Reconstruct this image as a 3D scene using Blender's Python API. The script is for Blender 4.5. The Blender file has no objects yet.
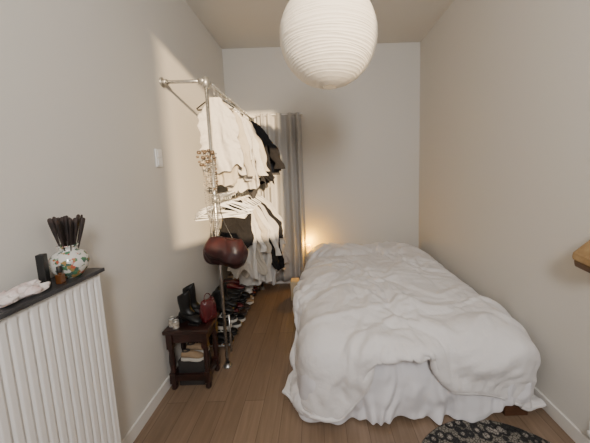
import bpy, math, random
import numpy as np
from mathutils import Vector, Matrix, noise
random.seed(7); np.random.seed(7)
scene=bpy.context.scene
COL=scene.collection
XL,XR,YB,YF,ZC=-1.105,1.366,3.56,-1.0,3.06

# ---------------------------------------------------------------- materials
def mat(name,color,rough=.6,metal=0,noise_amt=0,noise_scale=10,bump=0,bump_scale=60,color2=None,sheen=0,coat=0,trans=None,bdist=.01,spec=None):
    m=bpy.data.materials.new(name); m.use_nodes=True
    nt=m.node_tree; b=nt.nodes['Principled BSDF']
    b.inputs['Base Color'].default_value=(*color,1)
    b.inputs['Roughness'].default_value=rough
    b.inputs['Metallic'].default_value=metal
    if spec is not None: b.inputs['Specular IOR Level'].default_value=spec
    if sheen: b.inputs['Sheen Weight'].default_value=sheen
    if coat: b.inputs['Coat Weight'].default_value=coat
    tc=nt.nodes.new('ShaderNodeTexCoord')
    if color2 is not None or noise_amt:
        n=nt.nodes.new('ShaderNodeTexNoise'); n.inputs['Scale'].default_value=noise_scale; n.inputs['Detail'].default_value=5
        nt.links.new(tc.outputs['Object'],n.inputs['Vector'])
        r=nt.nodes.new('ShaderNodeValToRGB')
        c2=color2 if color2 is not None else tuple(c*(1-noise_amt) for c in color)
        r.color_ramp.elements[0].position=.35; r.color_ramp.elements[1].position=.65
        r.color_ramp.elements[0].color=(*c2,1); r.color_ramp.elements[1].color=(*color,1)
        nt.links.new(n.outputs['Fac'],r.inputs['Fac']); nt.links.new(r.outputs['Color'],b.inputs['Base Color'])
    if bump:
        n2=nt.nodes.new('ShaderNodeTexNoise'); n2.inputs['Scale'].default_value=bump_scale; n2.inputs['Detail'].default_value=6
        nt.links.new(tc.outputs['Object'],n2.inputs['Vector'])
        bp=nt.nodes.new('ShaderNodeBump'); bp.inputs['Strength'].default_value=bump; bp.inputs['Distance'].default_value=bdist
        nt.links.new(n2.outputs['Fac'],bp.inputs['Height']); nt.links.new(bp.outputs['Normal'],b.inputs['Normal'])
    if trans:
        out=nt.nodes['Material Output']; t=nt.nodes.new('ShaderNodeBsdfTranslucent'); t.inputs['Color'].default_value=(*color,1)
        mx=nt.nodes.new('ShaderNodeMixShader'); mx.inputs[0].default_value=trans
        nt.links.new(b.outputs[0],mx.inputs[1]); nt.links.new(t.outputs[0],mx.inputs[2]); nt.links.new(mx.outputs[0],out.inputs['Surface'])
    return m

M={}
M['wall']=mat('wall_paint',(.62,.592,.546),.85,bump=.06,bump_scale=90)
M['ceil']=mat('ceiling_paint',(.65,.625,.58),.9)
M['white']=mat('white_enamel',(.78,.76,.74),.35)
M['trim']=mat('trim_paint',(.72,.69,.65),.5)
M['duvet']=mat('duvet_cotton',(.72,.695,.69),.85,bump=.55,bump_scale=11,sheen=.1,bdist=.022)
M['sheet']=mat('sheet_cotton',(.70,.685,.71),.85,bump=.3,bump_scale=14,bdist=.015)
M['bedwood']=mat('bed_wood',(.10,.042,.02),.5,noise_amt=.4,noise_scale=12)
M['steel']=mat('galvanised_steel',(.66,.66,.65),.27,.92,noise_amt=.2,noise_scale=30)
M['fitting']=mat('cast_fitting',(.40,.40,.39),.4,.85,bump=.2)
M['paper']=mat('rice_paper',(.77,.745,.70),.9,trans=.3,bump=.2,bump_scale=30)
M['black']=mat('black_plastic',(.012,.012,.012),.4)
M['slab']=mat('black_marble',(.02,.02,.022),.3,color2=(.05,.05,.055),noise_scale=8)
M['darkwood']=mat('dark_mahogany',(.036,.012,.009),.35,color2=(.014,.006,.005),noise_scale=14,coat=.15)
M['curtain']=mat('curtain_linen',(.42,.405,.385),.9,bump=.2,bump_scale=120)
M['tanwood']=mat('tan_leather',(.36,.235,.11),.65,color2=(.26,.16,.07),noise_scale=20,bump=.3,bump_scale=60)
M['brownedge']=mat('brown_edge',(.09,.048,.025),.5)
M['amber']=mat('amber_glass',(.10,.035,.01),.12,coat=.6)
M['redleather']=mat('burgundy_patent',(.07,.005,.008),.22,coat=.5)
M['maroon']=mat('maroon_leather',(.034,.008,.008),.36,color2=(.012,.004,.005),noise_scale=14,bump=.4,bump_scale=20,bdist=.008,spec=.45)
M['blackleather']=mat('black_leather',(.006,.006,.006),.42,bump=.15,bump_scale=40,spec=.35)
M['tin']=mat('tin_metal',(.6,.6,.58),.3,.8)
M['label']=mat('tin_paper',(.55,.5,.42),.6,color2=(.2,.16,.12),noise_scale=60)
M['lace']=mat('white_lace',(.75,.7,.68),.8,color2=(.55,.42,.40),noise_scale=25,bump=.6,bump_scale=50)
M['hangerw']=mat('white_plastic',(.82,.81,.79),.35)
M['card']=mat('cream_card',(.62,.50,.33),.7,noise_amt=.15)
M['darkcard']=mat('dark_card',(.03,.026,.025),.7,noise_amt=.3)
M['stem']=mat('dried_stem',(.035,.02,.016),.7,color2=(.012,.008,.008),noise_scale=40)
M['bead']=mat('bronze_bead',(.20,.14,.09),.35,.4,color2=(.04,.03,.025),noise_scale=80)
M['pearl']=mat('silver_bead',(.45,.43,.40),.3,.5,color2=(.12,.11,.10),noise_scale=90)
M['sole']=mat('rubber_sole',(.5,.47,.42),.7)
M['insole']=mat('shoe_lining',(.05,.04,.035),.8)
cloths={
 'cwhite':(.56,.53,.49),'ccream':(.46,.41,.34),'cbeige':(.34,.28,.22),'cgrey':(.05,.048,.052),'cblack':(.012,.011,.012),
 'cnavy':(.02,.02,.03),'cbrown':(.04,.024,.018),'ctan':(.30,.21,.13),'csoft':(.47,.45,.435)}
for k,c in cloths.items(): M[k]=mat('cloth_'+k[1:],c,.9,bump=.6,bump_scale=22,sheen=0.02,noise_amt=.08,noise_scale=6,bdist=.014,spec=.2)

def floor_mat():
    m=bpy.data.materials.new('oak_laminate'); m.use_nodes=True; nt=m.node_tree; b=nt.nodes['Principled BSDF']
    tc=nt.nodes.new('ShaderNodeTexCoord'); mp=nt.nodes.new('ShaderNodeMapping'); mp.inputs['Rotation'].default_value=(0,0,math.pi/2)
    nt.links.new(tc.outputs['Object'],mp.inputs['Vector'])
    br=nt.nodes.new('ShaderNodeTexBrick'); br.inputs['Scale'].default_value=1; br.inputs['Brick Width'].default_value=1.2; br.inputs['Row Height'].default_value=.13
    br.inputs['Mortar Size'].default_value=.0020; br.inputs['Mortar Smooth'].default_value=.3; br.offset=.37; br.inputs['Bias'].default_value=0
    br.inputs['Color1'].default_value=(.200,.136,.091,1); br.inputs['Color2'].default_value=(.238,.165,.113,1); br.inputs['Mortar'].default_value=(.11,.074,.05,1)
    nt.links.new(mp.outputs[0],br.inputs['Vector'])
    mp2=nt.nodes.new('ShaderNodeMapping'); mp2.inputs['Scale'].default_value=(20,1.3,1)
    nt.links.new(tc.outputs['Object'],mp2.inputs['Vector'])
    n=nt.nodes.new('ShaderNodeTexNoise'); n.inputs['Scale'].default_value=2.0; n.inputs['Detail'].default_value=7; n.inputs['Distortion'].default_value=1.0
    nt.links.new(mp2.outputs[0],n.inputs['Vector'])
    r=nt.nodes.new('ShaderNodeValToRGB'); r.color_ramp.elements[0].position=.3; r.color_ramp.elements[1].position=.7
    r.color_ramp.elements[0].color=(.80,.78,.76,1); r.color_ramp.elements[1].color=(1.06,1.06,1.06,1)
    nt.links.new(n.outputs['Fac'],r.inputs['Fac'])
    mx=nt.nodes.new('ShaderNodeMix'); mx.data_type='RGBA'; mx.blend_type='MULTIPLY'; mx.inputs['Factor'].default_value=1
    nt.links.new(br.outputs['Color'],mx.inputs['A']); nt.links.new(r.outputs['Color'],mx.inputs['B'])
    nt.links.new(mx.outputs['Result'],b.inputs['Base Color'])
    b.inputs['Roughness'].default_value=.34
    return m
M['floor']=floor_mat()

def rug_mat():
    m=bpy.data.materials.new('rug_pattern'); m.use_nodes=True; nt=m.node_tree; b=nt.nodes['Principled BSDF']
    tc=nt.nodes.new('ShaderNodeTexCoord')
    v=nt.nodes.new('ShaderNodeTexVoronoi'); v.inputs['Scale'].default_value=20
    nt.links.new(tc.outputs['Object'],v.inputs['Vector'])
    n=nt.nodes.new('ShaderNodeTexVoronoi'); n.inputs['Scale'].default_value=55; n.feature='DISTANCE_TO_EDGE'
    nt.links.new(tc.outputs['Object'],n.inputs['Vector'])
    r=nt.nodes.new('ShaderNodeValToRGB'); e=r.color_ramp.elements
    e[0].position=.0; e[0].color=(.02,.02,.02,1); e[1].position=.12; e[1].color=(.34,.31,.27,1)
    x=e.new(.32); x.color=(.28,.25,.22,1); x=e.new(.40); x.color=(.02,.02,.022,1); x=e.new(.58); x.color=(.02,.02,.022,1); x=e.new(.66); x.color=(.20,.18,.15,1)
    nt.links.new(v.outputs['Distance'],r.inputs['Fac'])
    r2=nt.nodes.new('ShaderNodeValToRGB'); r2.color_ramp.elements[0].position=.03; r2.color_ramp.elements[1].position=.10
    r2.color_ramp.elements[0].color=(.10,.10,.10,1); r2.color_ramp.elements[1].color=(1,1,1,1)
    nt.links.new(n.outputs['Distance'],r2.inputs['Fac'])
    mx=nt.nodes.new('ShaderNodeMix'); mx.data_type='RGBA'; mx.blend_type='MULTIPLY'; mx.inputs['Factor'].default_value=1
    nt.links.new(r.outputs['Color'],mx.inputs['A']); nt.links.new(r2.outputs['Color'],mx.inputs['B'])
    nt.links.new(mx.outputs['Result'],b.inputs['Base Color']); b.inputs['Roughness'].default_value=.95
    return m
M['rug']=rug_mat()
def vase_mat():
    m=bpy.data.materials.new('painted_porcelain'); m.use_nodes=True; nt=m.node_tree; b=nt.nodes['Principled BSDF']
    tc=nt.nodes.new('ShaderNodeTexCoord')
    v=nt.nodes.new('ShaderNodeTexVoronoi'); v.inputs['Scale'].default_value=70
    n=nt.nodes.new('ShaderNodeTexNoise'); n.inputs['Scale'].default_value=38; n.inputs['Detail'].default_value=4
    nt.links.new(tc.outputs['Object'],v.inputs['Vector']); nt.links.new(tc.outputs['Object'],n.inputs['Vector'])
    hue=nt.nodes.new('ShaderNodeValToRGB'); hue.color_ramp.interpolation='CONSTANT'; e=hue.color_ramp.elements
    e[0].position=0; e[0].color=(.06,.17,.09,1); e[1].position=.35; e[1].color=(.40,.10,.06,1); x=e.new(.55); x.color=(.06,.11,.09,1); x=e.new(.78); x.color=(.30,.19,.07,1)
    sep=nt.nodes.new('ShaderNodeSeparateColor'); nt.links.new(v.outputs['Color'],sep.inputs[0]); nt.links.new(sep.outputs[0],hue.inputs['Fac'])
    r=nt.nodes.new('ShaderNodeValToRGB'); r.color_ramp.elements[0].position=.49; r.color_ramp.elements[1].position=.54
    nt.links.new(n.outputs['Fac'],r.inputs['Fac'])
    mx=nt.nodes.new('ShaderNodeMix'); mx.data_type='RGBA'
    mx.inputs['A'].default_value=(.60,.585,.54,1); nt.links.new(r.outputs['Color'],mx.inputs['Factor']); nt.links.new(hue.outputs['Color'],mx.inputs['B'])
    nt.links.new(mx.outputs['Result'],b.inputs['Base Color']); b.inputs['Roughness'].default_value=.15; b.inputs['Coat Weight'].default_value=.5
    return m
M['vase']=vase_mat()
def emis(name,c,s):
    m=bpy.data.materials.new(name); m.use_nodes=True; b=m.node_tree.nodes['Principled BSDF']
    b.inputs['Base Color'].default_value=(*c,1); b.inputs['Emission Color'].default_value=(*c,1); b.inputs['Emission Strength'].default_value=s; return m
M['glow']=emis('glowing_shade',(1,.50,.03),3.5)

# ---------------------------------------------------------------- mesh builder
class MB:
    def __init__(s): s.v=[]; s.f=[]; s.mi=[]; s.sm=[]
    def add(s,vs,fs,mi=0,smooth=True):
        o=len(s.v); s.v+= [tuple(p) for p in vs]
        for f in fs: s.f.append(tuple(i+o for i in f)); s.mi.append(mi); s.sm.append(smooth)
        return s
    def box(s,a,b,mi=0):
        x0,y0,z0=a;x1,y1,z1=b
        vs=[(x0,y0,z0),(x1,y0,z0),(x1,y1,z0),(x0,y1,z0),(x0,y0,z1),(x1,y0,z1),(x1,y1,z1),(x0,y1,z1)]
        return s.add(vs,[(0,3,2,1),(4,5,6,7),(0,1,5,4),(1,2,6,5),(2,3,7,6),(3,0,4,7)],mi,False)
    def loft(s,rings,mi=0,cap0=True,cap1=True,smooth=True,closed=True):
        n=len(rings[0]); vs=[p for r in rings for p in r]; fs=[]
        for k in range(len(rings)-1):
            for i in range(n if closed else n-1):
                j=(i+1)%n; fs.append((k*n+i,k*n+j,(k+1)*n+j,(k+1)*n+i))
        if cap0 and closed: fs.append(tuple(reversed(range(n))))
        if cap1 and closed: fs.append(tuple((len(rings)-1)*n+i for i in range(n)))
        return s.add(vs,fs,mi,smooth)
    def tube(s,pts,r,n=12,mi=0,closed=False):
        pts=[Vector(p) for p in pts]; rings=[]; up=None
        for i,p in enumerate(pts):
            if closed: t=(pts[(i+1)%len(pts)]-pts[i-1])
            else: t=(pts[min(i+1,len(pts)-1)]-pts[max(i-1,0)])
            t.normalize()
            if up is None:
                up=Vector((0,0,1)) if abs(t.z)<.9 else Vector((1,0,0))
            u=t.cross(up)
            if u.length<1e-4: u=t.orthogonal()
            u.normalize(); w=u.cross(t).normalized(); up=w
            rr=r[i] if isinstance(r,(list,tuple)) else r
            rings.append([p+u*rr*math.cos(a)+w*rr*math.sin(a) for a in [2*math.pi*k/n for k in range(n)]])
        if closed: rings.append(rings[0]); return s.loft(rings,mi,False,False)
        return s.loft(rings,mi)
    def lathe(s,prof,n=32,mi=0,c=(0,0,0),cap0=True,cap1=False):
        rings=[[(c[0]+r*math.cos(2*math.pi*k/n),c[1]+r*math.sin(2*math.pi*k/n),c[2]+z) for k in range(n)] for r,z in prof]
        return s.loft(rings,mi,cap0,cap1)
    def sphere(s,c,r,n=8,mi=0,sc=(1,1,1)):
        rings=[]
        for i in range(1,n):
            a=math.pi*i/n
            rings.append([(c[0]+sc[0]*r*math.sin(a)*math.cos(2*math.pi*k/(2*n)),c[1]+sc[1]*r*math.sin(a)*math.sin(2*math.pi*k/(2*n)),c[2]-sc[2]*r*math.cos(a)) for k in range(2*n)])
        return s.loft(rings,mi)
    def grid(s,P,mi=0):
        ny,nx=len(P),len(P[0]); vs=[p for r in P for p in r]
        return s.add(vs,[(j*nx+i,j*nx+i+1,(j+1)*nx+i+1,(j+1)*nx+i) for j in range(ny-1) for i in range(nx-1)],mi,True)
    def obj(s,name,mats,loc=(0,0,0),parent=None,bevel=0,label=None,cat=None,kind=None,group=None,rot=None,sub=0,solid=0):
        me=bpy.data.meshes.new(name); me.from_pydata(s.v,[],s.f)
        for p,mi,sm in zip(me.polygons,s.mi,s.sm): p.material_index=mi; p.use_smooth=sm
        if not isinstance(mats,(list,tuple)): mats=[mats]
        for m in mats: me.materials.append(M[m] if isinstance(m,str) else m)
        me.update()
        o=bpy.data.objects.new(name,me); COL.objects.link(o); o.location=loc
        if rot: o.rotation_euler=rot
        if parent: o.parent=parent
        if bevel:
            b=o.modifiers.new('bevel','BEVEL'); b.width=bevel; b.segments=2; b.limit_method='ANGLE'; b.angle_limit=math.radians(40)
        if solid:
            b=o.modifiers.new('solid','SOLIDIFY'); b.thickness=solid; b.offset=0
        if sub:
            b=o.modifiers.new('sub','SUBSURF'); b.levels=sub; b.render_levels=sub
        tag(o,label,cat,kind,group); return o
def tag(o,label=None,cat=None,kind=None,group=None):
    if label: o['label']=label
    if cat: o['category']=cat
    if kind: o['kind']=kind
    if group: o['group']=group
def empty(name,loc,label,cat,group=None,rot=None):
    o=bpy.data.objects.new(name,None); o.empty_display_size=.1; COL.objects.link(o); o.location=loc
    if rot: o.rotation_euler=rot
    tag(o,label,cat,None,group); return o
def clone(o,loc,rot=None):
    c=o.copy(); COL.objects.link(c); c.location=loc
    if rot is not None: c.rotation_euler=rot
    for ch in list(o.children):
        k=ch.copy(); COL.objects.link(k); k.parent=c; k.location=ch.location
    return c

# ---------------------------------------------------------------- room
KX,KZ=.36,.148
S=dict(kind='structure')
MB().box((XL-.1,YF-.1,-.1),(XR+.1,YB+.1,0)).obj('floor','floor',label='brown oak laminate plank floor',**S)
MB().box((XL-.1,YF-.1,ZC),(XR+.1,YB+.1,ZC+.1)).obj('ceiling','ceil',label='plain beige painted ceiling',**S)
MB().box((XL-.1,YF-.1,0),(XL,YB+.1,ZC)).obj('wall_left','wall',label='off-white painted wall behind the radiator',**S)
MB().box((XR,YF-.1,0),(XR+.1,YB+.1,ZC)).obj('wall_right','wall',label='off-white painted wall beside the bed',**S)
MB().box((XL,YB,0),(XR,YB+.1,ZC)).obj('wall_back','wall',label='off-white painted wall at the head of the bed',**S)
WX0,WX1,WZ0,WZ1=-1.105+KX*3.07,-.459+KX*4.56,1.40,2.955
b=MB(); b.box((XL,YF-.1,0),(WX0,YF,ZC)); b.box((WX1,YF-.1,0),(XR,YF,ZC)); b.box((WX0,YF-.1,0),(WX1,YF,WZ0)); b.box((WX0,YF-.1,WZ1),(WX1,YF,ZC))
b.obj('wall_front','wall',label='off-white painted wall with the window',**S)
b=MB(); t=.02
b.box((WX0-t,YF,WZ0-t),(WX0,YF+.01,WZ1+t)); b.box((WX1,YF,WZ0-t),(WX1+t,YF+.01,WZ1+t)); b.box((WX0,YF,WZ0-t),(WX1,YF+.01,WZ0)); b.box((WX0,YF,WZ1),(WX1,YF+.01,WZ1+t))
b.obj('window_1','trim',label='white painted window frame',**S)
def bb(name,a,c): MB().box(a,c).obj(name,'trim',bevel=.004,label='white painted baseboard along the wall',**S)
bb('baseboard_left',(XL,YF,0),(XL+.014,YB,.085))
bb('baseboard_right',(XR-.014,YF,0),(XR,YB,.085))
bb('baseboard_back',(XL+.014,YB-.014,0),(XR-.014,YB,.085))

# ---------------------------------------------------------------- camera
cam=bpy.data.cameras.new('camera'); cam.sensor_width=36; cam.lens=270/590*36; cam.clip_start=.02
cam.shift_x=-.0358; cam.shift_y=-.0318
co=bpy.data.objects.new('camera',cam); COL.objects.link(co)
co.matrix_world=Matrix.Translation((0,0,1.5))@Matrix.Rotation(math.radians(83.5),4,'X')@Matrix.Rotation(math.radians(-2),4,'Z')
scene.camera=co

# ---------------------------------------------------------------- lights
d=Vector((-KX,1,-KZ)).normalized()
l=bpy.data.lights.new('sun','SUN'); l.energy=13; l.color=(1,.73,.42); l.angle=math.radians(1.3)
o=bpy.data.objects.new('sun',l); COL.objects.link(o); o.rotation_euler=d.to_track_quat('-Z','Y').to_euler(); o.location=(.5,-3,4)
l=bpy.data.lights.new('added_sky_fill','AREA'); l.shape='RECTANGLE'; l.size=.38; l.size_y=.7; l.energy=59; l.color=(1,.98,.95)  # area light added inside the room by the window, standing in for sky light
o=bpy.data.objects.new('added_sky_fill',l); COL.objects.link(o); o.location=(.20,YF+.06,2.38); o.rotation_euler=(math.radians(84),0,0)
w=bpy.data.worlds.new('world'); scene.world=w; w.use_nodes=True
w.node_tree.nodes['Background'].inputs[0].default_value=(.85,.88,1,1); w.node_tree.nodes['Background'].inputs[1].default_value=1.2

# ---------------------------------------------------------------- paper lantern
LC=Vector((.09,1.445,2.165)); R=.243
root=empty('pendant_lamp',(LC.x,LC.y,0),'round white rice paper pendant lamp hanging from the ceiling','lamp')
nr=44; z0=-.99; z1=.97
hs=[z0+(z1-z0)*i/nr+ (random.uniform(-.015,.015) if 0<i<nr else 0) for i in range(nr+1)]
rings=[]; n=80
def lring(h,sc,ph):
    out=[]
    for k in range(n):
        a=2*math.pi*k/n
        hh_=h+(.03*math.sin(a+h*5)+.014*math.sin(3*a+h*13)+.008*math.sin(2*a+ph*2.1))*(1-h*h)
        rr=math.sqrt(max(0,1-hh_*hh_))*sc*(1+.012*noise.noise(Vector((math.cos(a)*3,math.sin(a)*3,h*14))))
        out.append((R*rr*math.cos(a),R*rr*math.sin(a),LC.z+R*.97*hh_))
    return out
for i in range(nr):
    for t_,s_ in ((0,1.003),(.14,.997),(.35,.990),(.65,.990),(.86,.997)):
        h=hs[i]+(hs[i+1]-hs[i])*t_
        rings.append(lring(h,s_,i+t_))
rings.append(lring(z1,1,nr))
MB().loft(rings,cap0=False,cap1=False).obj('lamp_shade','paper',parent=root)
b=MB()
b.tube([(0,0,LC.z+R*.95),(0,0,ZC-.03)],.003,8); b.obj('cord','hangerw',parent=root)
b=MB(); b.lathe([(.001,-.03),(.045,-.03),(.055,-.01),(.055,0)],24,c=(0,0,ZC)); b.obj('ceiling_rose','white',parent=root)
b=MB(); b.lathe([(.005,.0),(.018,-.01),(.018,-.06),(.03,-.09),(.03,-.12),(.01,-.145)],20,c=(0,0,LC.z+R*.8)); b.obj('bulb','hangerw',parent=root)
b=MB(); 
b.tube([(math.cos(a)*R*.243,math.sin(a)*R*.243,LC.z+R*.945) for a in [2*math.pi*k/32 for k in range(32)]],.0025,6,closed=True)
b.tube([(-R*.243,0,LC.z+R*.945),(R*.243,0,LC.z+R*.945)],.002,6); b.obj('wire_frame','tin',parent=root)

# ---------------------------------------------------------------- bed
BX0,BX1,BY0,BY1,BZ=-.08,1.25,1.50,3.42,.47
root=empty('bed',(0,0,0),'double bed with white sheet hanging over a wooden base','bed')
b=MB(); b.box((BX0+.03,BY0+.03,.10),(BX1-.03,BY1,.24)); b.obj('bed_frame','bedwood',parent=root,bevel=.006)
for (x,y) in [(BX0+.07,BY0+.08),(BX1-.09,BY0+.0),(BX0+.07,BY1-.08),(BX1-.07,BY1-.08)]:
    MB().box((x-.07,y-.035,0),(x+.07,y+.035,.11)).obj('leg','bedwood',parent=root,bevel=.004)
MB().box((BX0,BY0,.24),(BX1,BY1,BZ-.03)).obj('mattress','sheet',parent=root,bevel=.05)
path=[]
for t in np.linspace(0,1,70): path.append((BX0-.005,BY1-.05-t*(BY1-.05-BY0-.06),-1,0))
for t in np.linspace(0,1,10)[1:]:
    a=t*math.pi/2; path.append((BX0-.005+.06-.06*math.cos(a),BY0+.06-.065*math.sin(a)-.0,-math.cos(a),-math.sin(a)))
for t in np.linspace(0,1,150)[1:]: path.append((BX0+.055+t*(BX1-.05-BX0-.055),BY0-.005,0,-1))
for t in np.linspace(0,1,10)[1:]:
    a=t*math.pi/2; path.append((BX1-.05+.055*math.sin(a),BY0+.055-.06*math.cos(a),math.sin(a),-math.cos(a)))
for t in np.linspace(0,1,40)[1:]: path.append((BX1+.005,BY0+.055+t*1.7,1,0))
G=[]; rows=28; acc=0; px_=path[0]; arc=[]
for p in path:
    acc+=math.hypot(p[0]-px_[0],p[1]-px_[1]); px_=p; arc.append(acc)
for r in range(rows+1):
    f=r/rows; row=[]
    for i,(x,y,nx,ny) in enumerate(path):
        s_=arc[i]
        xr=(x-(BX1-.32))/.20; xr=max(0,min(1,xr)); xr=xr*xr*(3-2*xr)
        nn=noise.noise(Vector((s_*2.0,0,f*.8))); n2_=noise.noise(Vector((s_*6,f*1.5,4)))
        amp=(.003+.018*f)*(.55+.9*max(0,noise.noise(Vector((s_*3.3,1,9)))+.35))
        puff=.055*math.sin(min(1,f*1.25)*math.pi*.62)
        off=amp*(math.sin(s_*26+8*nn)+.45*math.sin(s_*60+9*n2_+f*2))+puff+.030*f*n2_+.008*noise.noise(Vector((s_*14,f*7,2)))
        if nx>.3 : off=min(off,.02)
        zb=.010+.035*max(0,noise.noise(Vector((s_*1.9,5,0))))
        if ny<-.05: zb+=.11*xr
        z=.44*(1-f)+zb*f
        row.append((x+nx*max(off,.0),y+ny*max(off,.0),z))
    G.append(row)
b=MB(); b.grid(G); b.obj('bed_sheet','sheet',parent=root,solid=.003,sub=1)

# duvet : position based cloth, rest shape from a flat layout with rounded foot corners
nu,nv=144,164
U,V=np.meshgrid(np.linspace(0,1,nu),np.linspace(0,1,nv),indexing='ij')
X0,X1,Y1_=-.41,1.335,3.47
def sm(t): t=np.clip(t,0,1); return t*t*(3-2*t)
hem=1.355-.015*np.exp(-((U-.14)/.10)**2)+.11*sm((U-.84)/.16)+.05*sm((.09-U)/.09)+.016*np.sin(U*17)
lef=X0+.02*np.sin(V*5)+.05*sm((.07-V)/.07)
Q=np.zeros((nu,nv,2)); Q[...,0]=(lef*(1-U)+X1*U); Q[...,1]=hem*(1-V)+Y1_*V
P=np.zeros((nu,nv,3)); P[...,:2]=Q
nz=np.array([[noise.noise(Vector((u*6,v*5,0)))+.8*noise.noise(Vector((u*13+v*4,v*10,3)))+.4*noise.noise(Vector((u*25,v*24,8))) for v in np.linspace(0,1,nv)] for u in np.linspace(0,1,nu)])
P[...,2]=.60+.055*nz
Q[...,0]*=1.09; Q[...,1]*=1.065
vel=np.zeros_like(P)
def pairs():
    out=[]
    I=np.arange(nu); J=np.arange(nv)
    def add(a,b,k): out.append((a,b,np.linalg.norm(Q[a]-Q[b],axis=-1,keepdims=True),k))
    def axis(step,k,ax):
        n=nu if ax==0 else nv
        for ph in (0,1):
            a=np.array([i for i in range(n-step) if (i//step)%2==ph]); c=a+step
            if ax==0: add(np.ix_(a,J),np.ix_(c,J),k)
            else: add(np.ix_(I,a),np.ix_(I,c),k)
    axis(1,1.0,0); axis(1,1.0,1)
    for par in (0,1):
        a=np.arange(par,nu-1,2)
        add(np.ix_(a,J[:-1]),np.ix_(a+1,J[1:]),.25); add(np.ix_(a,J[1:]),np.ix_(a+1,J[:-1]),.25)
    axis(3,.07,0); axis(3,.07,1)
    return out
PR=pairs()
rr_=.12; off=.045
bc=np.array([(BX0+BX1)/2,(BY0+BY1)/2,(BZ-.2)/2]); bh=np.array([(BX1-BX0)/2,(BY1-BY0)/2,(BZ+.2)/2]); 
pill=[(.28,3.18,.42,.40,.26,.11),(.90,3.18,.42,.36,.26,.09),(.46,2.3,.40,.62,.92,.115),(.92,2.2,.40,.2,.5,.06)]
core=bh-rr_
def collide(P):
    q=P-bc
    c=np.clip(q,-core,core); dlt=q-c; L=np.linalg.norm(dlt,axis=-1)
    inside=(L<1e-6)
    hit=(L<rr_+off)&(~inside)
    Ls=np.maximum(L,1e-6)
    newq=c+dlt/Ls[...,None]*(rr_+off)
    P=np.where(hit[...,None],newq+bc,P)
    P[...,2]=np.where(inside,BZ+off,P[...,2])
    h=hit|inside
    for (px,py,pz,ax,ay,az) in pill:
        e0=(P[...,0]-px)/ax; e1=(P[...,1]-py)/ay
        hz=pz+off+az*np.sqrt(np.maximum(0,1-e0**2-e1**2))
        m=(e0**2+e1**2<1)&(P[...,2]<hz)
        P[...,2]=np.where(m,hz,P[...,2]); h=h|m
    P[...,2]=np.maximum(P[...,2],.06); P[...,0]=np.minimum(P[...,0],XR-.03)
    lim=np.where(P[...,0]<-.06,3.36,3.50); P[...,1]=np.minimum(P[...,1],lim)
    return P,h
dt=1/60.
for st in range(120):
    prev=P.copy(); vel[...,2]-=9.8*dt; P=P+vel*dt
    for it in range(7):
        for a,b_,rest,k in PR:
            A=P[a];B=P[b_];D=B-A; L=np.linalg.norm(D,axis=-1,keepdims=True)+1e-9
            c=k*.5*(L-rest)/L*D
            P[a]=A+c; P[b_]=B-c
        P,h=collide(P)
    fr=h[...,None]*np.array([.78,.78,0])
    P=P*(1-fr)+prev*fr
    vel=(P-prev)/dt*.96
    sp=np.linalg.norm(vel,axis=-1,keepdims=True); vel=np.where(sp>2.5,vel/sp*2.5,vel)
for _ in range(2):
    Q2=P.copy(); Q2[1:-1,1:-1]=.5*P[1:-1,1:-1]+.125*(P[2:,1:-1]+P[:-2,1:-1]+P[1:-1,2:]+P[1:-1,:-2]); P=Q2
N=np.cross(np.gradient(P,axis=0),np.gradient(P,axis=1)); N/=np.linalg.norm(N,axis=-1,keepdims=True)+1e-9
def nn3(x,y,z): return noise.noise(Vector((x,y,z)))
for i in range(nu):
    for j in range(nv):
        x=Q[i,j,0]; y=Q[i,j,1]
        wx=x+.22*nn3(x*2.2,y*2.2,1)+.04*nn3(x*7,y*7,21); wy=y+.22*nn3(x*2.2,y*2.2,7)+.04*nn3(x*7,y*7,27)
        bil=abs(nn3(wx*3.4+wy*.9,wy*2.3,2))
        rid=max(0,1-4*abs(nn3(wx*3.0-wy*1.6,wy*3.2+wx*.8,5)))
        rid2=max(0,1-3.8*abs(nn3(wx*6.5+wy*3,wy*5.2,11)))
        rid3=max(0,1-3.6*abs(nn3(wx*11-wy*4,wy*9+wx*5,17)))
        rid4=max(0,1-3.2*abs(nn3(wx*19+wy*5,wy*16-wx*7,23)))
        msk=.45+1.1*max(0,nn3(x*2.5,y*2.5,31)+.2)
        edge=min(1,min(U[i,j],1-U[i,j],V[i,j]*1.3)/.05)
        edge2=max(0,1-abs(min(U[i,j],V[i,j])-.035)/.03)
        P[i,j]+=N[i,j]*((.052*bil+.020*rid**1.5+msk*(.016*rid2+.011*rid3+.004*rid4))*(.35+.65*edge)-.010*edge2)
P[...,0]=np.minimum(P[...,0],XR-.018); P[...,1]=np.minimum(P[...,1],YB-.05)
b=MB(); b.grid([[tuple(P[i,j]) for i in range(nu)] for j in range(nv)])
dv=b.obj('duvet','duvet',solid=.026,sub=1,label='rumpled white cotton duvet spread over the bed',cat='duvet')
bp=[P[i,0] for i in range(nu)]+[P[nu-1,j] for j in range(1,nv)]+[P[i,nv-1] for i in range(nu-2,-1,-1)]+[P[0,j] for j in range(nv-2,0,-1)]
b=MB(); b.tube(bp,.013,8,closed=True); b.obj('piping','duvet',parent=dv)

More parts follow.
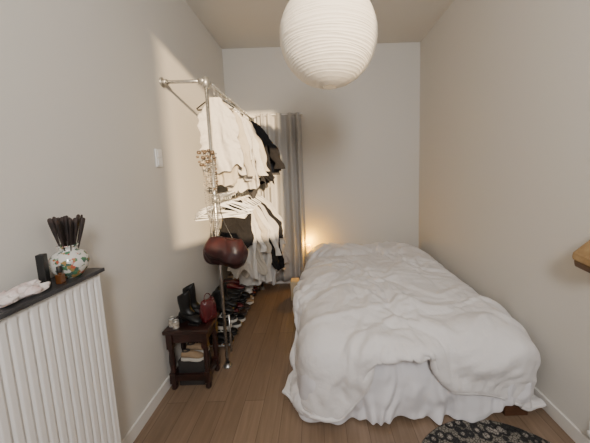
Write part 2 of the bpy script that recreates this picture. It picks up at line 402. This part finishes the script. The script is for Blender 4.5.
# ---------------------------------------------------------------- radiator
root=empty('radiator',(0,0,0),'tall white ribbed panel radiator on the wall','radiator')
RX=-.985; RY0,RY1=-.25,1.165; RZ0,RZ1=.20,1.083
G=[]
ys=np.linspace(RY0,RY1,int((RY1-RY0)/.002))
prof=[]
for y in ys:
    ph=((y-RY0)%.0335)/.0335
    dd=abs(ph-.5)
    f=min(1,max(0,(dd-.09)*7))
    prof.append(f*f*(3-2*f))
zs=[RZ0,RZ0+.02,RZ0+.035]+list(np.linspace(RZ0+.05,RZ1-.05,5))+[RZ1-.035,RZ1-.02,RZ1]
for z in zs:
    e=1 if (RZ0+.03<z<RZ1-.03) else 0
    G.append([(RX-.0085*(1-f)*e ,y,z) for y,f in zip(ys,prof)])
b=MB(); b.grid(G); b.obj('front_panel','white',parent=root,solid=.002)
b=MB(); b.box((RX-.09,RY0,RZ0),(RX-.016,RY1,RZ1-.003)); b.obj('body','white',parent=root,bevel=.006)
b=MB(); b.box((RX-.016,RY1-.003,RZ0),(RX+.002,RY1+.010,RZ1)); b.obj('end_cap','white',parent=root,bevel=.004)
for y in (RY0+.2,RY1-.2): MB().box((XL+.002,y-.02,RZ0+.2),(RX-.085,y+.02,RZ0+.25)).obj('wall_bracket','white',parent=root)
b=MB(); b.tube([(RX-.05,RY1-.10,RZ0+.01),(RX-.05,RY1-.10,0)],.009,10); b.obj('pipe','white',parent=root)
SZ=1.105
MB().box((XL+.001,RY0-.05,RZ1+.005),(-.966,1.185,SZ)).obj('radiator_shelf','slab',bevel=.003,label='black stone shelf board over the radiator',cat='shelf')

root=empty('vase',(-1.025,1.085,SZ),'white porcelain ginger jar with painted green and red flowers','vase')
vp=[(.032,0),(.036,.004),(.041,.010),(.057,.034),(.064,.060),(.062,.084),(.048,.103),(.032,.112),(.030,.116),(.030,.128),(.036,.132),(.034,.135),(.028,.132),(.028,.116),(.04,.10)]
MB().lathe(vp,40).obj('body','vase',parent=root)
b=MB(); b.tube([(0,0,0),(.002,0,.06),(.003,0,.12)],[.0012,.0015,.002],6)
b.loft([[(.003+w*math.cos(a),.35*w*math.sin(a),z) for a in [2*math.pi*k/8 for k in range(8)]] for z,w in [(.09,.002),(.125,.004),(.17,.007),(.20,.0085),(.218,.008),(.223,.003)]])
st=b.obj('dried_stem','stem',loc=(-1.025,1.085,SZ+.03),label='dark brown dried stem with flat seed head in the vase',cat='dried flower',group='dried stems in the vase')
for i in range(17):
    a=i*2.4; tl=.07+.19*((i*7)%6)/5
    c=clone(st,(-1.025+.008*math.cos(a),1.085+.008*math.sin(a),SZ+.022+.004*(i%4)))
    c.rotation_euler=(Matrix.Rotation(a,3,'Z')@Matrix.Rotation(tl,3,'Y')@Matrix.Rotation(1.2*i,3,'Z')).to_euler()
MB().box((-.012,-.014,0),(.012,.014,.125)).obj('upright_box','black',loc=(-1.035,.985,SZ),bevel=.003,label='slim upright black box on the radiator shelf',cat='box',rot=(0,0,.3))
root=empty('perfume_bottle',(-1.00,1.01,SZ),'small squared amber glass bottle with black cap','bottle')
MB().box((-.011,-.011,0),(.011,.011,.038)).lathe([(.006,.037),(.006,.046)],16,cap1=True).obj('glass_body','amber',parent=root,bevel=.003)
MB().lathe([(.008,.045),(.0085,.047),(.0085,.066),(.007,.068)],20,cap1=True).obj('cap','black',parent=root)
b=MB()
for q,(cx,cy,cz,rr) in enumerate([(0,0,.02,.035),(.02,.03,.018,.03),(-.02,-.03,.017,.03),(.01,-.05,.015,.025),(-.015,.045,.03,.022)]):
    b.sphere((cx,cy,cz),rr,9,sc=(1,1.3,.62))
b.v=[tuple(Vector(p)+Vector((1,1,.7))*0.022*noise.noise(Vector(p)*60)) for p in b.v]
b.v=[(p[0],p[1],max(p[2],0)) for p in b.v]
b.obj('lace_cloth','lace',loc=(-1.02,.88,SZ+.001),sub=1,label='crumpled white lace cloth on the black shelf',cat='cloth')

root=empty('light_switch',(XL,1.934,1.636),'white double light switch on the wall','light switch')
MB().box((0.0005,-.038,-.062),(.012,.038,.062)).obj('plate','hangerw',parent=root,bevel=.003)
MB().box((.012,-.024,.004),(.017,.024,.050)).obj('rocker','hangerw',parent=root,bevel=.002)
MB().box((.012,-.024,-.050),(.017,.024,-.004)).obj('rocker','hangerw',parent=root,bevel=.002)
root=empty('wall_socket',(XR,1.20,.15),'white plastic socket with plug above the baseboard','socket')
MB().box((-.010,-.04,-.04),(-.0005,.04,.04)).obj('plate','hangerw',parent=root,bevel=.003)
MB().lathe([(.001,0),(.020,0),(.020,.03),(.014,.035),(.001,.036)],20).obj('plug','hangerw',parent=root,loc=(-.009,0,0),rot=(0,-math.pi/2,0))

# ---------------------------------------------------------------- garment rack
PX,PY=-.744,1.98; ZR=2.16; ZL=1.34; YE=3.40; pr=.0125
root=empty('garment_rack',(0,0,0),'galvanised steel pipe clothes rack fixed to the wall','clothes rack')
def pole(y):
    b=MB(); b.tube([(PX,y,.008),(PX,y,ZR)],pr,16); b.obj('pole','steel',parent=root)
    b=MB(); b.lathe([(.032,0),(.032,.006),(.018,.01),(.018,.03)],20,c=(PX,y,0)); b.obj('floor_flange','fitting',parent=root)
pole(PY); pole(YE)
b=MB(); b.tube([(PX,PY,ZR),(PX,YE,ZR)],pr,16); b.obj('hanging_rail','steel',parent=root)
b=MB(); b.tube([(PX,PY,ZL),(PX,YE,ZL)],pr*.85,16); b.obj('hanging_rail','steel',parent=root)
for y in (PY,YE):
    y2=y+(.10 if y<3 else 0); zz=ZR+(.035 if y<3 else 0)
    b=MB(); b.tube([(PX,y,ZR),(XL+.006,y2,zz)],pr,16); b.obj('wall_arm','steel',parent=root)
    b=MB(); b.tube([(XL+.001,y2,zz),(XL+.008,y2,zz)],.034,20); b.tube([(XL+.008,y2,zz),(XL+.04,y2,zz)],.021,16); b.obj('wall_flange','fitting',parent=root)
    for z in (ZR,ZL):
        b=MB(); b.tube([(PX,y,z-.045),(PX,y,z+.024)],.022,16); s_=1 if y<3 else -1
        b.tube([(PX,y,z),(PX,y+s_*.05,z)],.021,16)
        if z==ZR: b.tube([(PX,y,z),(PX-.05,y+.014*(y<3),z+.004*(y<3))],.021,16)
        b.obj('pipe_fitting','fitting',parent=root)
b=MB(); b.tube([(PX,PY,1.63),(PX,PY,1.68)],.021,16); b.tube([(PX-.05,PY-.02,1.655),(PX+.045,PY-.02,1.655)],.006,8); b.obj('hook_clamp','fitting',parent=root)

def hanger_mesh(w=.19):
    b=MB(); hk=[(.0,0,-.075),(.0,0,-.045)]
    hk+=[(-.018*math.sin(a),0,-.018*math.cos(a)) for a in [0,-.6,-1.2,-1.8,-2.4,-3.0,-3.6,-4.2]]
    h=MB(); h.tube(hk,.0018,6)
    pts=[(0,0,-.072),(-.03,0,-.080),(-w*.6,0,-.118),(-w,0,-.158),(-w+.01,0,-.166),(0,0,-.166),(w-.01,0,-.166),(w,0,-.158),(w*.6,0,-.118),(.03,0,-.080)]
    b.tube(pts,.0055,8,closed=True)
    return b,h
hb,hh=hanger_mesh()
proto={}
def hanger(y,z,matn='hangerw',rz=0,label='white plastic clothes hanger on the steel rail',tilt=0,sc=1):
    if matn not in proto:
        o=hb.obj('clothes_hanger',matn,loc=(PX,y,z+.0035),label=label,cat='hanger',group='clothes hangers on the rails')
        hh.obj('hook','steel',parent=o); proto[matn]=o
    else: o=clone(proto[matn],(PX,y,z+.0035))
    o['label']=label; o.rotation_euler=(0,tilt,rz); o.scale=(sc,1,1); return o

def garment(name,matn,y,zr,halfw=.2,length=.7,thick=.028,sleeve=.45,sr=.05,rz=0,label='',cat='shirt',seed=0,flare=1.0,fold=.008,splay=.05,rows=40,dx=0,tilt=0,ruff=0):
    rg=random.Random(seed); n=96; b=MB(); z0=-.078; rings=[]
    ph=rg.uniform(0,6); fq=rg.uniform(34,52); skew=rg.uniform(-.08,.08); hem=rg.uniform(.12,.28)
    def wz(t): return halfw*(.96+(flare-.96)*t-.10*math.sin(t*math.pi))
    prof=[(0,.045,.014),( .012,.060,.016),(.042,halfw*.46,.018),(.074,halfw*.76,thick),(.115,halfw*.96,thick)]
    for k in range(1,rows+1):
        t=k/rows; prof.append((.115+(length-.115)*t,wz(t),thick*(1+.15*t)))
    for (dz,w,t) in prof:
        g=max(0,(dz-.06)/length); ring=[]
        for k in range(n):
            a=2*math.pi*k/n; ca,sa=math.cos(a),math.sin(a)
            x=w*math.copysign(abs(ca)**.8,ca); yy=t*math.copysign(abs(sa)**.7,sa); fs=1 if sa>0 else -1
            v=Vector((x*5+seed*3.1,dz*1.6,seed))
            yy+=fold*min(1,g*1.6)*1.7*math.sin(fq*x*(1-.2*g)+ph+6*noise.noise(v))
            cr=1-abs(noise.noise(Vector(((abs(x)-.5*dz)*16+seed,dz*5+abs(x)*9,seed*2+fs))))*4
            yy+=.007*fs*max(0,cr)+.013*fs*noise.noise(Vector((x*10+seed,dz*8,fs)))*min(1,g*5)
            if ruff:
                yy+=fs*ruff*.5*max(0,math.sin(dz*48))*(1+math.sin(x*160+dz*30))
            xx=x*(1+.10*g*noise.noise(Vector((dz*14,seed,fs))))+(.06*noise.noise(Vector((dz*5,seed,ca*.6)))+skew*g)*g
            zz=z0-dz-hem*g*g*noise.noise(Vector((x*9,seed*2,fs*.2)))-.012*g*math.sin(fq*x*1.3+ph)
            ring.append((xx+dx*min(1,g*3),yy,zz))
        rings.append(ring)
    b.loft(rings,cap0=False,cap1=False)
    if sleeve:
        for sgn in (-1,1):
            rs=[]; m=24; bend=rg.uniform(-.07,.06)
            for k in range(m+1):
                t=k/m
                cx=sgn*(halfw*.93-sr*.35+splay*t)+bend*t*t+.03*noise.noise(Vector((t*4,seed,sgn)))+dx*min(1,t*2); cz=z0-.112-sleeve*t*.98+ (sr*.3 if k==0 else 0)
                fl=1+.45*max(0,(t-.85)/.15)*(1 if ruff or seed%2 else 0)
                rs.append([(cx+(sr*fl*(1.05-.35*t)*(.55 if k==0 else 1)*(1+.35*noise.noise(Vector((t*9,seed+3,sgn*2+math.cos(a)*.5)))))*math.cos(a),
                            thick*1.1*math.sin(a)*(1+.6*noise.noise(Vector((math.cos(a)*2,t*10,seed+sgn))))+.014*noise.noise(Vector((t*6,seed,9))),
                            cz-.35*sgn*sr*math.cos(a)*(1-t)) for a in [2*math.pi*q/24 for q in range(24)]])
            b.loft(rs,cap0=True,cap1=False)
    o=b.obj(name,matn,loc=(PX,y,zr+.0035),label=label,cat=cat,sub=1); o.rotation_euler=(0,tilt,rz); return o
up=[
 (2.13,'blouse','cwhite',.13,.52,.28,'white ruffled cotton blouse on a hanger',.045,.02,.0,.006),
 (2.22,'shirt','ccream',.15,.66,.50,'cream long sleeved shirt on a hanger',.04,.03,.04,0),
 (2.31,'blouse','cwhite',.155,.56,.36,'bright white frilled blouse on a hanger',.04,.035,.0,.005),
 (2.40,'blouse','csoft',.15,.62,.34,'soft white blouse on a hanger',.045,.04,-.0,0),
 (2.49,'shirt','cwhite',.16,.70,.50,'long white shirt on a hanger',.044,.045,.04,0),
 (2.59,'shirt','ccream',.17,.60,.46,'pale cream shirt on a hanger',.044,.05,.04,0),
 (2.71,'jacket','cblack',.20,.60,.44,'solid black jacket on a hanger',.058,.11,.04,0),
 (2.83,'jacket','cblack',.20,.64,.46,'black wool jacket on a hanger',.058,.10,.04,0),
 (2.94,'coat','cgrey',.21,.72,.5,'long charcoal coat on a hanger',.06,.07,.04,0),
 (3.05,'shirt','cwhite',.19,.66,.5,'white shirt hanging behind dark jackets',.05,.04,.0,0),
 (3.16,'shirt','cnavy',.19,.68,.5,'navy shirt on a hanger',.05,0,0,0),
 (3.28,'shirt','cwhite',.19,.68,.5,'white shirt hanging at the end of the rail',.05,0,0,0)]
for i,(y,nm,mt,hw,ln,sl,lb,sr,dx,rz,rf) in enumerate(up):
    cl=('white' if i%3 else 'black')
    hanger(y,ZR+pr*.2,'hangerw' if i%3 else 'black',label=cl+' plastic clothes hanger holding a garment on the top rail',rz=rz,sc=.75)
    garment(nm,mt,y,ZR,hw,ln,thick=.013,sleeve=sl,label=lb,seed=i+1,cat=nm if nm in('jacket','coat') else 'shirt',sr=sr,splay=(.13 if mt=='cblack' else .01+.03*(i%3)),rz=rz,flare=1.0+.1*(i%2),fold=.010+.003*(i%3),dx=dx,ruff=rf)
for i in range(9):
    y=2.045+i*.043
    hanger(y,ZL,'hangerw',rz=random.uniform(-.16,.16),label='empty white plastic clothes hanger on the lower rail',tilt=random.uniform(-.16,.16),sc=1.05)
lo=[(2.50,'trousers','cblack',.14,.46,0,'black trousers folded on a hanger'),
 (2.58,'shirt','cwhite',.12,.72,.42,'white shirt hanging on the lower rail'),
 (2.67,'blouse','ccream',.13,.80,.46,'cream blouse hanging on the lower rail'),
 (2.76,'shirt','cwhite',.145,.90,.52,'narrow long white shirt hanging on the lower rail'),
 (2.85,'trousers','cblack',.13,.80,0,'black trousers on the lower rail'),
 (2.94,'shirt','csoft',.15,.94,.5,'loose white tunic hanging on the lower rail'),
 (3.04,'dress','cblack',.15,.86,.4,'black dress hanging on the lower rail'),
 (3.15,'shirt','cwhite',.17,.90,.5,'long white shirt dress on the lower rail'),
 (3.27,'shirt','csoft',.18,.88,.5,'white linen shirt at the end of the lower rail')]
for i,(y,nm,mt,hw,ln,sl,lb) in enumerate(lo):
    rz=[.0,-.04,.03,0,.05,0,0,0,0][i]
    hanger(y,ZL,'hangerw',rz=rz,label='white plastic hanger holding a garment on the lower rail',sc=.75)
    garment(nm,mt,y,ZL,hw,ln,thick=.013,sr=.034,sleeve=sl,label=lb,seed=i+40,cat='shirt' if nm=='blouse' else nm,flare=1.2,fold=.013,dx=(.0,.04,.07,.12,.12,.16,.16,.15,.13)[i],rz=rz)

BGY=2.03
root=empty('shoulder_bag',(PX+.075,BGY-.105,.885),'slouchy dark burgundy creased leather bag hanging from the rack','bag')
def crumple(p,fl=1):
    p=Vector(p); q=Vector((p.x*9,p.y*7,p.z*7))
    c1=max(0,1-3.2*abs(noise.noise(q+Vector((3,1,5)))))
    c2=max(0,1-3.2*abs(noise.noise(Vector((p.x*16+p.z*7,p.y*8,p.z*6+4)))))
    dd=Vector((noise.noise(q*1.0+Vector((9,0,0))),noise.noise(q*1.0+Vector((0,9,0))),1.3*noise.noise(q*.7+Vector((0,0,9)))))
    r=Vector((p.x,p.y*2,0)); r=r.normalized() if r.length>1e-5 else r
    return tuple(p+dd*.034-r*(.013*c1+.009*c2)*fl)
rings=[]
for z,w,t in [(-.055,.05,.012),(-.05,.11,.040),(-.025,.155,.064),(.005,.172,.074),(.04,.172,.072),(.075,.162,.062),(.11,.145,.046),(.14,.128,.028),(.155,.11,.012)]:
    rings.append([crumple((w*math.copysign(abs(math.cos(a))**.85,math.cos(a)),t*math.sin(a),z)) for a in [2*math.pi*k/80 for k in range(80)]])
MB().loft(rings).obj('bag_body','maroon',parent=root,sub=1)
b=MB(); b.tube([(-.11,0,.12),(-.108,.0,.20),(-.095,.03,.34),(-.08,.105,.475),(-.055,.105,.475),(-.04,.03,.34),(.03,0,.20),(.07,0,.12)],.0035,8); b.obj('strap','black',parent=root,sub=1)
b=MB(); rr=[]
for z,w,t in [(.025,.125,.088),(.065,.14,.086),(.11,.138,.064),(.155,.12,.016)]:
    rr.append([crumple((w*math.cos(a),-abs(t*math.sin(a))-.004,z-.02*math.sin(a)*(z<.05)),.4) for a in [math.pi*k/40 for k in range(41)]])
b.loft(rr,closed=False); b.obj('flap','maroon',parent=root,solid=.003,sub=1)

def necklace(cx,cy,ztop,length,wid,br,matn,label,ph=0):
    b=MB(); n=int((2*length+wid)/ (br*1.9))
    for k in range(n):
        a=2*math.pi*k/n; x=wid*math.sin(a); z=ztop-length/2+length/2*math.cos(a)
        b.sphere((cx+x,cy-.008*math.cos(a*3+ph)-abs(wid*.3*math.sin(a)),z),br*(1+.3*math.sin(k*1.7)),4)
    b.obj('necklace',matn,label=label,cat='necklace',group='necklaces hanging on the rack')
fy=PY-.03
necklace(PX-.03,fy,1.66,.50,.020,.0065,'pearl','long silver bead necklace hanging on the rack pole')
necklace(PX-.008,fy-.016,1.66,.64,.018,.0065,'pearl','long silver bead necklace hanging on the rack pole',1)
necklace(PX+.02,fy-.004,1.66,.26,.022,.008,'bead','bronze bead necklace hanging on the rack pole',2)
necklace(PX+.025,fy-.018,1.66,.58,.014,.006,'pearl','thin silver chain necklace hanging on the rack pole',3)
necklace(PX-.045,fy-.010,1.675,.10,.034,.013,'bead','chunky dark bead bracelet hanging on the rack pole',3)
necklace(PX+.005,fy-.028,1.675,.08,.036,.013,'bead','chunky dark bead bracelet hanging on the rack pole',5)

# ---------------------------------------------------------------- curtain
root=empty('curtain',(0,0,0),'pale grey linen curtain hanging against the wall','curtain')
G=[]
for r in range(30):
    f=r/29; z=2.24-f*2.17; row=[]
    for i in range(170):
        u=i/169; x=-.70+u*(.548)
        y=3.465+.034*math.sin(u*34+2.0*math.sin(u*6)+.9*f)*(1-.2*f)+.012*noise.noise(Vector((u*9,f*3,0)))
        row.append((x,y,z))
    G.append(row)
b=MB(); b.grid(G); b.obj('curtain_panel','curtain',parent=root,solid=.002)
b=MB(); b.tube([(-.73,3.465,2.225),(-.14,3.465,2.225)],.006,10); b.obj('curtain_rod','white',parent=root)
for x in (-.715,-.15): MB().box((x-.006,3.465,2.219),(x+.006,YB-.001,2.231)).obj('rod_bracket','white',parent=root)

# ---------------------------------------------------------------- lamp and box at bed head
MB().box((-.05,-.06,0),(.05,.06,.23)).obj('storage_box','card',loc=(-.285,3.10,0),bevel=.004,label='small cream cardboard box standing on the floor',cat='box')
root=empty('table_lamp',(-.116,3.47,0),'slim glowing amber lamp wedged beside the bed head','lamp')
MB().lathe([(.028,0),(.028,.01),(.006,.02),(.006,.46)],20,cap1=True).obj('base','brownedge',parent=root)
MB().lathe([(.026,.45),(.025,.51),(.018,.555)],24,cap1=True).obj('lamp_shade','glow',parent=root)
l=bpy.data.lights.new('lamp_light','POINT'); l.energy=9.0; l.color=(1,.48,.0); l.shadow_soft_size=.02
o=bpy.data.objects.new('lamp_light',l); COL.objects.link(o); o.location=(-.116,3.47,.585)

# ---------------------------------------------------------------- stool
sx0,sx1,sy0,sy1=-1.075,-.785,1.745,1.96; SH=.455
root=empty('stool',(0,0,0),'dark mahogany joint stool with turned legs and stretchers','stool')
MB().box((sx0-.008,sy0-.015,SH-.028),(sx1+.015,sy1+.01,SH)).obj('seat','darkwood',parent=root,bevel=.008)
for x in (sx0+.024,sx1-.024):
    for y in (sy0+.024,sy1-.024):
        b=MB(); b.box((x-.021,y-.021,.31),(x+.021,y+.021,SH-.028)); b.box((x-.021,y-.021,.05),(x+.021,y+.021,.13)); 
        b.lathe([(.020,.13),(.020,.14),(.016,.15),(.018,.18),(.021,.21),(.019,.25),(.016,.285),(.020,.295),(.020,.31)],18,c=(x,y,0))
        b.lathe([(.014,0),(.021,.012),(.021,.035),(.016,.05)],18,c=(x,y,0))
        b.obj('leg','darkwood',parent=root,bevel=.002)
for y in (sy0+.024,sy1-.024):
    MB().box((sx0+.03,y-.011,.065),(sx1-.03,y+.011,.11)).obj('stretcher','darkwood',parent=root,bevel=.002)
    MB().box((sx0+.03,y-.009,.35),(sx1-.03,y+.009,SH-.028)).obj('apron','darkwood',parent=root,bevel=.002)
for x in (sx0+.024,sx1-.024):
    MB().box((x-.011,sy0+.03,.065),(x+.011,sy1-.03,.11)).obj('stretcher','darkwood',parent=root,bevel=.002)
    MB().box((x-.009,sy0+.03,.35),(x+.009,sy1-.03,SH-.028)).obj('apron','darkwood',parent=root,bevel=.002)
MB().box((-.10,-.06,0),(.09,.06,.19)).obj('shoe_box','darkcard',loc=(-.93,1.853,0),bevel=.003,label='dark cardboard shoe box under the stool',cat='box')
for i,(x,y,h) in enumerate([(-1.045,1.80,.065),(-1.005,1.775,.055)]):
    root=empty('tin_can',(x,y,SH),'small round metal tin with paper label on the stool','tin')
    MB().lathe([(.02,0),(.021,.002),(.021,h*.15),(.0205,h*.16),(.0205,h*.84),(.021,h*.85),(.021,h),(.018,h),(.018,h-.002)],24,cap1=True).obj('can_body','tin',parent=root)
    MB().lathe([(.0212,h*.17),(.0212,h*.83)],24,cap0=False).obj('paper_label','label',parent=root)
def boot(loc,rz,hgt=.27,label='tall black leather ankle boot standing on the stool',grp='black boots on the stool'):
    root=empty('boot',loc,label,'boot',grp,rot=(0,0,rz))
    b=MB(); rings=[]
    for z,rx_,ry_,cx in [(hgt-.03,.02,.015,0),(hgt-.025,.036,.028,-.004),(hgt,.044,.034,-.005),(hgt*.8,.046,.037,-.003),(hgt*.6,.042,.036,0),(.11,.040,.034,.002),(.085,.050,.034,.014),(.062,.065,.036,.028)]:
        rings.append([(cx+rx_*math.cos(a),ry_*math.sin(a),z+(.02*math.cos(a) if z>.15 else 0)) for a in [2*math.pi*k/24 for k in range(24)]])
    b.loft(rings,cap0=True,cap1=True)
    rings=[]
    for x,w,z0_,h in [(-.05,.012,.045,.03),(-.04,.03,.04,.05),(-.01,.034,.035,.06),(.03,.034,.024,.066),(.07,.038,.012,.055),(.10,.036,.010,.042),(.12,.028,.010,.034),(.13,.010,.012,.022)]:
        rings.append([(x,w*math.cos(a),z0_+h/2+h/2*math.sin(a)) for a in [2*math.pi*k/20 for k in range(20)]])
    b.loft(rings); b.obj('shaft','blackleather',parent=root,sub=1)
    MB().box((-.052,-.02,0),(-.018,.02,.05)).obj('heel','black',parent=root,bevel=.006)
    MB().box((.04,-.032,0),(.12,.032,.014)).obj('sole','black',parent=root,bevel=.004)
boot((-.965,1.84,SH),-.25,.23); boot((-.965,1.925,SH),.0,.25,'black leather ankle boot standing at the back of the stool')
root=empty('handbag',(-.810,1.865,SH),'glossy burgundy patent handbag on the stool','handbag',rot=(0,0,1.1))
rings=[]
for z,w,t in [(0,.05,.028),(.01,.062,.036),(.06,.064,.037),(.12,.060,.032),(.155,.050,.02),(.162,.042,.01)]:
    rings.append([(w*math.copysign(abs(math.cos(a))**.6,math.cos(a))+.01*noise.noise(Vector((a*2,z*20,0))),t*math.copysign(abs(math.sin(a))**.7,math.sin(a))*(1+.3*noise.noise(Vector((math.cos(a)*3,z*30,4)))),z+.006*math.sin(a*3)) for a in [2*math.pi*k/32 for k in range(32)]])
MB().loft(rings).obj('bag_body','redleather',parent=root,sub=1)
b=MB(); b.tube([(-.03,0,.15),(-.03,0,.175),(-.018,.005,.195),(0,.008,.202),(.018,.005,.195),(.03,0,.175),(.03,0,.15)],.004,8); b.obj('handle','redleather',parent=root,sub=1)

# ---------------------------------------------------------------- shoe rack & shoes
def shoe_parts():
    u=MB(); rings=[]
    for x,w,h in [(-.128,.012,.05),(-.12,.028,.066),(-.09,.033,.072),(-.05,.031,.066),(-.01,.032,.068),(.03,.037,.058),(.07,.041,.045),(.105,.036,.036),(.125,.022,.028),(.133,.006,.018)]:
        rings.append([(x,w*math.cos(a)*(1-.15*max(0,math.sin(a))),.018+h/2*.92+h/2*.92*math.sin(a)*1.0) for a in [2*math.pi*k/18 for k in range(18)]])
    u.loft(rings)
    s=MB()
    out=[(-.13,0),(-.12,.028),(-.08,.035),(-.02,.033),(.04,.040),(.08,.043),(.115,.035),(.137,.012),(.137,-.012),(.115,-.035),(.08,-.043),(.04,-.040),(-.02,-.033),(-.08,-.035),(-.12,-.028)]
    s.loft([[(x,y,0) for x,y in out],[(x,y,.022) for x,y in out]])
    i=MB(); i.loft([[(-.068+.048*math.cos(a),.024*math.sin(a),.078+.004*math.cos(a)) for a in [2*math.pi*k/18 for k in range(18)]],[(-.068+.044*math.cos(a),.021*math.sin(a),.086) for a in [2*math.pi*k/18 for k in range(18)]],[(-.068+.03*math.cos(a),.012*math.sin(a),.080) for a in [2*math.pi*k/18 for k in range(18)]]])
    return u,s,i
u_,s_m,i_=shoe_parts()
templates={}
def shoe(loc,rz,mk,sk,desc):
    key=(mk,sk)
    if key not in templates:
        r=empty('shoe',loc,desc,'shoe','shoes on the shoe rack',rot=(0,0,rz)); u_.obj('upper',mk,parent=r,sub=1); s_m.obj('sole',sk,parent=r,bevel=.003); i_.obj('collar','insole',parent=r); templates[key]=r; return r
    r=clone(templates[key],loc,(0,0,rz)); r['label']=desc; return r
root=empty('shoe_rack',(0,0,0),'low open shoe rack with wire shelves under the clothes','shoe rack')
kx0,kx1,ky0,ky1=-1.06,-.77,2.16,3.34
for z in (.05,.18,.31):
    b=MB()
    for k in range(5):
        x=kx0+.02+k*(kx1-kx0-.04)/4; b.tube([(x,ky0,z),(x,ky1,z)],.006,8)
    for y in (ky0+.01,(ky0+ky1)/2,ky1-.01): b.tube([(kx0,y,z-.006),(kx1,y,z-.006)],.005,8)
    b.obj('shelf','fitting',parent=root)
for x in (kx0,kx1):
    for y in (ky0,ky1):
        MB().tube([(x,y,0),(x,y,.33)],.009,10).obj('post','steel',parent=root)
cols=[('cwhite','sole','white canvas sneaker with pale sole on the shoe rack'),('cbrown','insole','brown leather shoe on the shoe rack'),('blackleather','black','black leather shoe on the shoe rack'),('redleather','black','glossy burgundy shoe on the shoe rack'),('ctan','sole','tan suede shoe on the shoe rack'),('blackleather','sole','black sneaker with pale sole on the shoe rack')]
order=[[2,5,1,4,3],[5,3,2,0,2],[0,2,3,4,5]]
for ti,z in enumerate((.057,.187,.317)):
    for i in range(5):
        if ti==2 and i==0:
            for s_ in (0,1): boot((kx0+.19,ky0+.06+s_*.10,z-.001),random.uniform(-.1,.1),.22,'black leather boot standing on the shoe rack','boots on the shoe rack')
            continue
        c=cols[order[ti][i]]
        for s_ in (0,1):
            shoe((kx0+.150+random.uniform(0,.03),ky0+.06+i*.225+s_*.102,z),random.uniform(-.12,.12),*c)
for s_ in (0,1):
    r=shoe((-.93,1.825+.085*s_-.012,.191),.1*(s_-.5),'ctan','sole','worn tan suede shoe on the box under the stool'); r.scale=(.62,.8,.8)

# ---------------------------------------------------------------- wedge on the right wall, rug
root=empty('wall_shelf',(1.36,1.0,1.0),'tan leather covered wedge shaped wall shelf','shelf')
def wedge(pr_,y0,y1,sk=0):
    b=MB(); n=len(pr_); vs=[(x,y0,z-.10*(y1-y0)) for x,z in pr_]+[(x,y1+sk*(x+.15),z) for x,z in pr_]
    b.add(vs,[tuple(range(n)),tuple(reversed(range(n,2*n)))]+[(i,n+i,n+(i+1)%n,(i+1)%n) for i in range(n)],0,False); return b
wedge([(-.135,.035),(-.130,.072),(-.08,.14),(.005,.235),(.005,.130)],.14,.28,-.5).obj('top_board','tanwood',parent=root,bevel=.012)
wedge([(-.125,.005),(-.130,.036),(.005,.132),(.005,-.02)],.15,.27,-.5).obj('bracket','brownedge',parent=root,bevel=.006)

b=MB(); b.lathe([(.0001,0.001),(.485,.001),(.487,.006),(.48,.011),(.25,.012),(.0001,.012)],72)
b.obj('rug','rug',loc=(.865,.965,0),label='round black rug with pale floral pattern on the floor',cat='rug')

for nm,base in [('bed',(.58,2.5,0)),('radiator',(-1.02,.47,.2)),('garment_rack',(PX,PY,0)),('curtain',(-.41,3.465,.07)),('stool',(-.93,1.86,0)),('shoe_rack',(-.915,2.75,0))]:
    r=bpy.data.objects[nm]; r.location=base
    for c in r.children: c.location=Vector(c.location)-Vector(base)
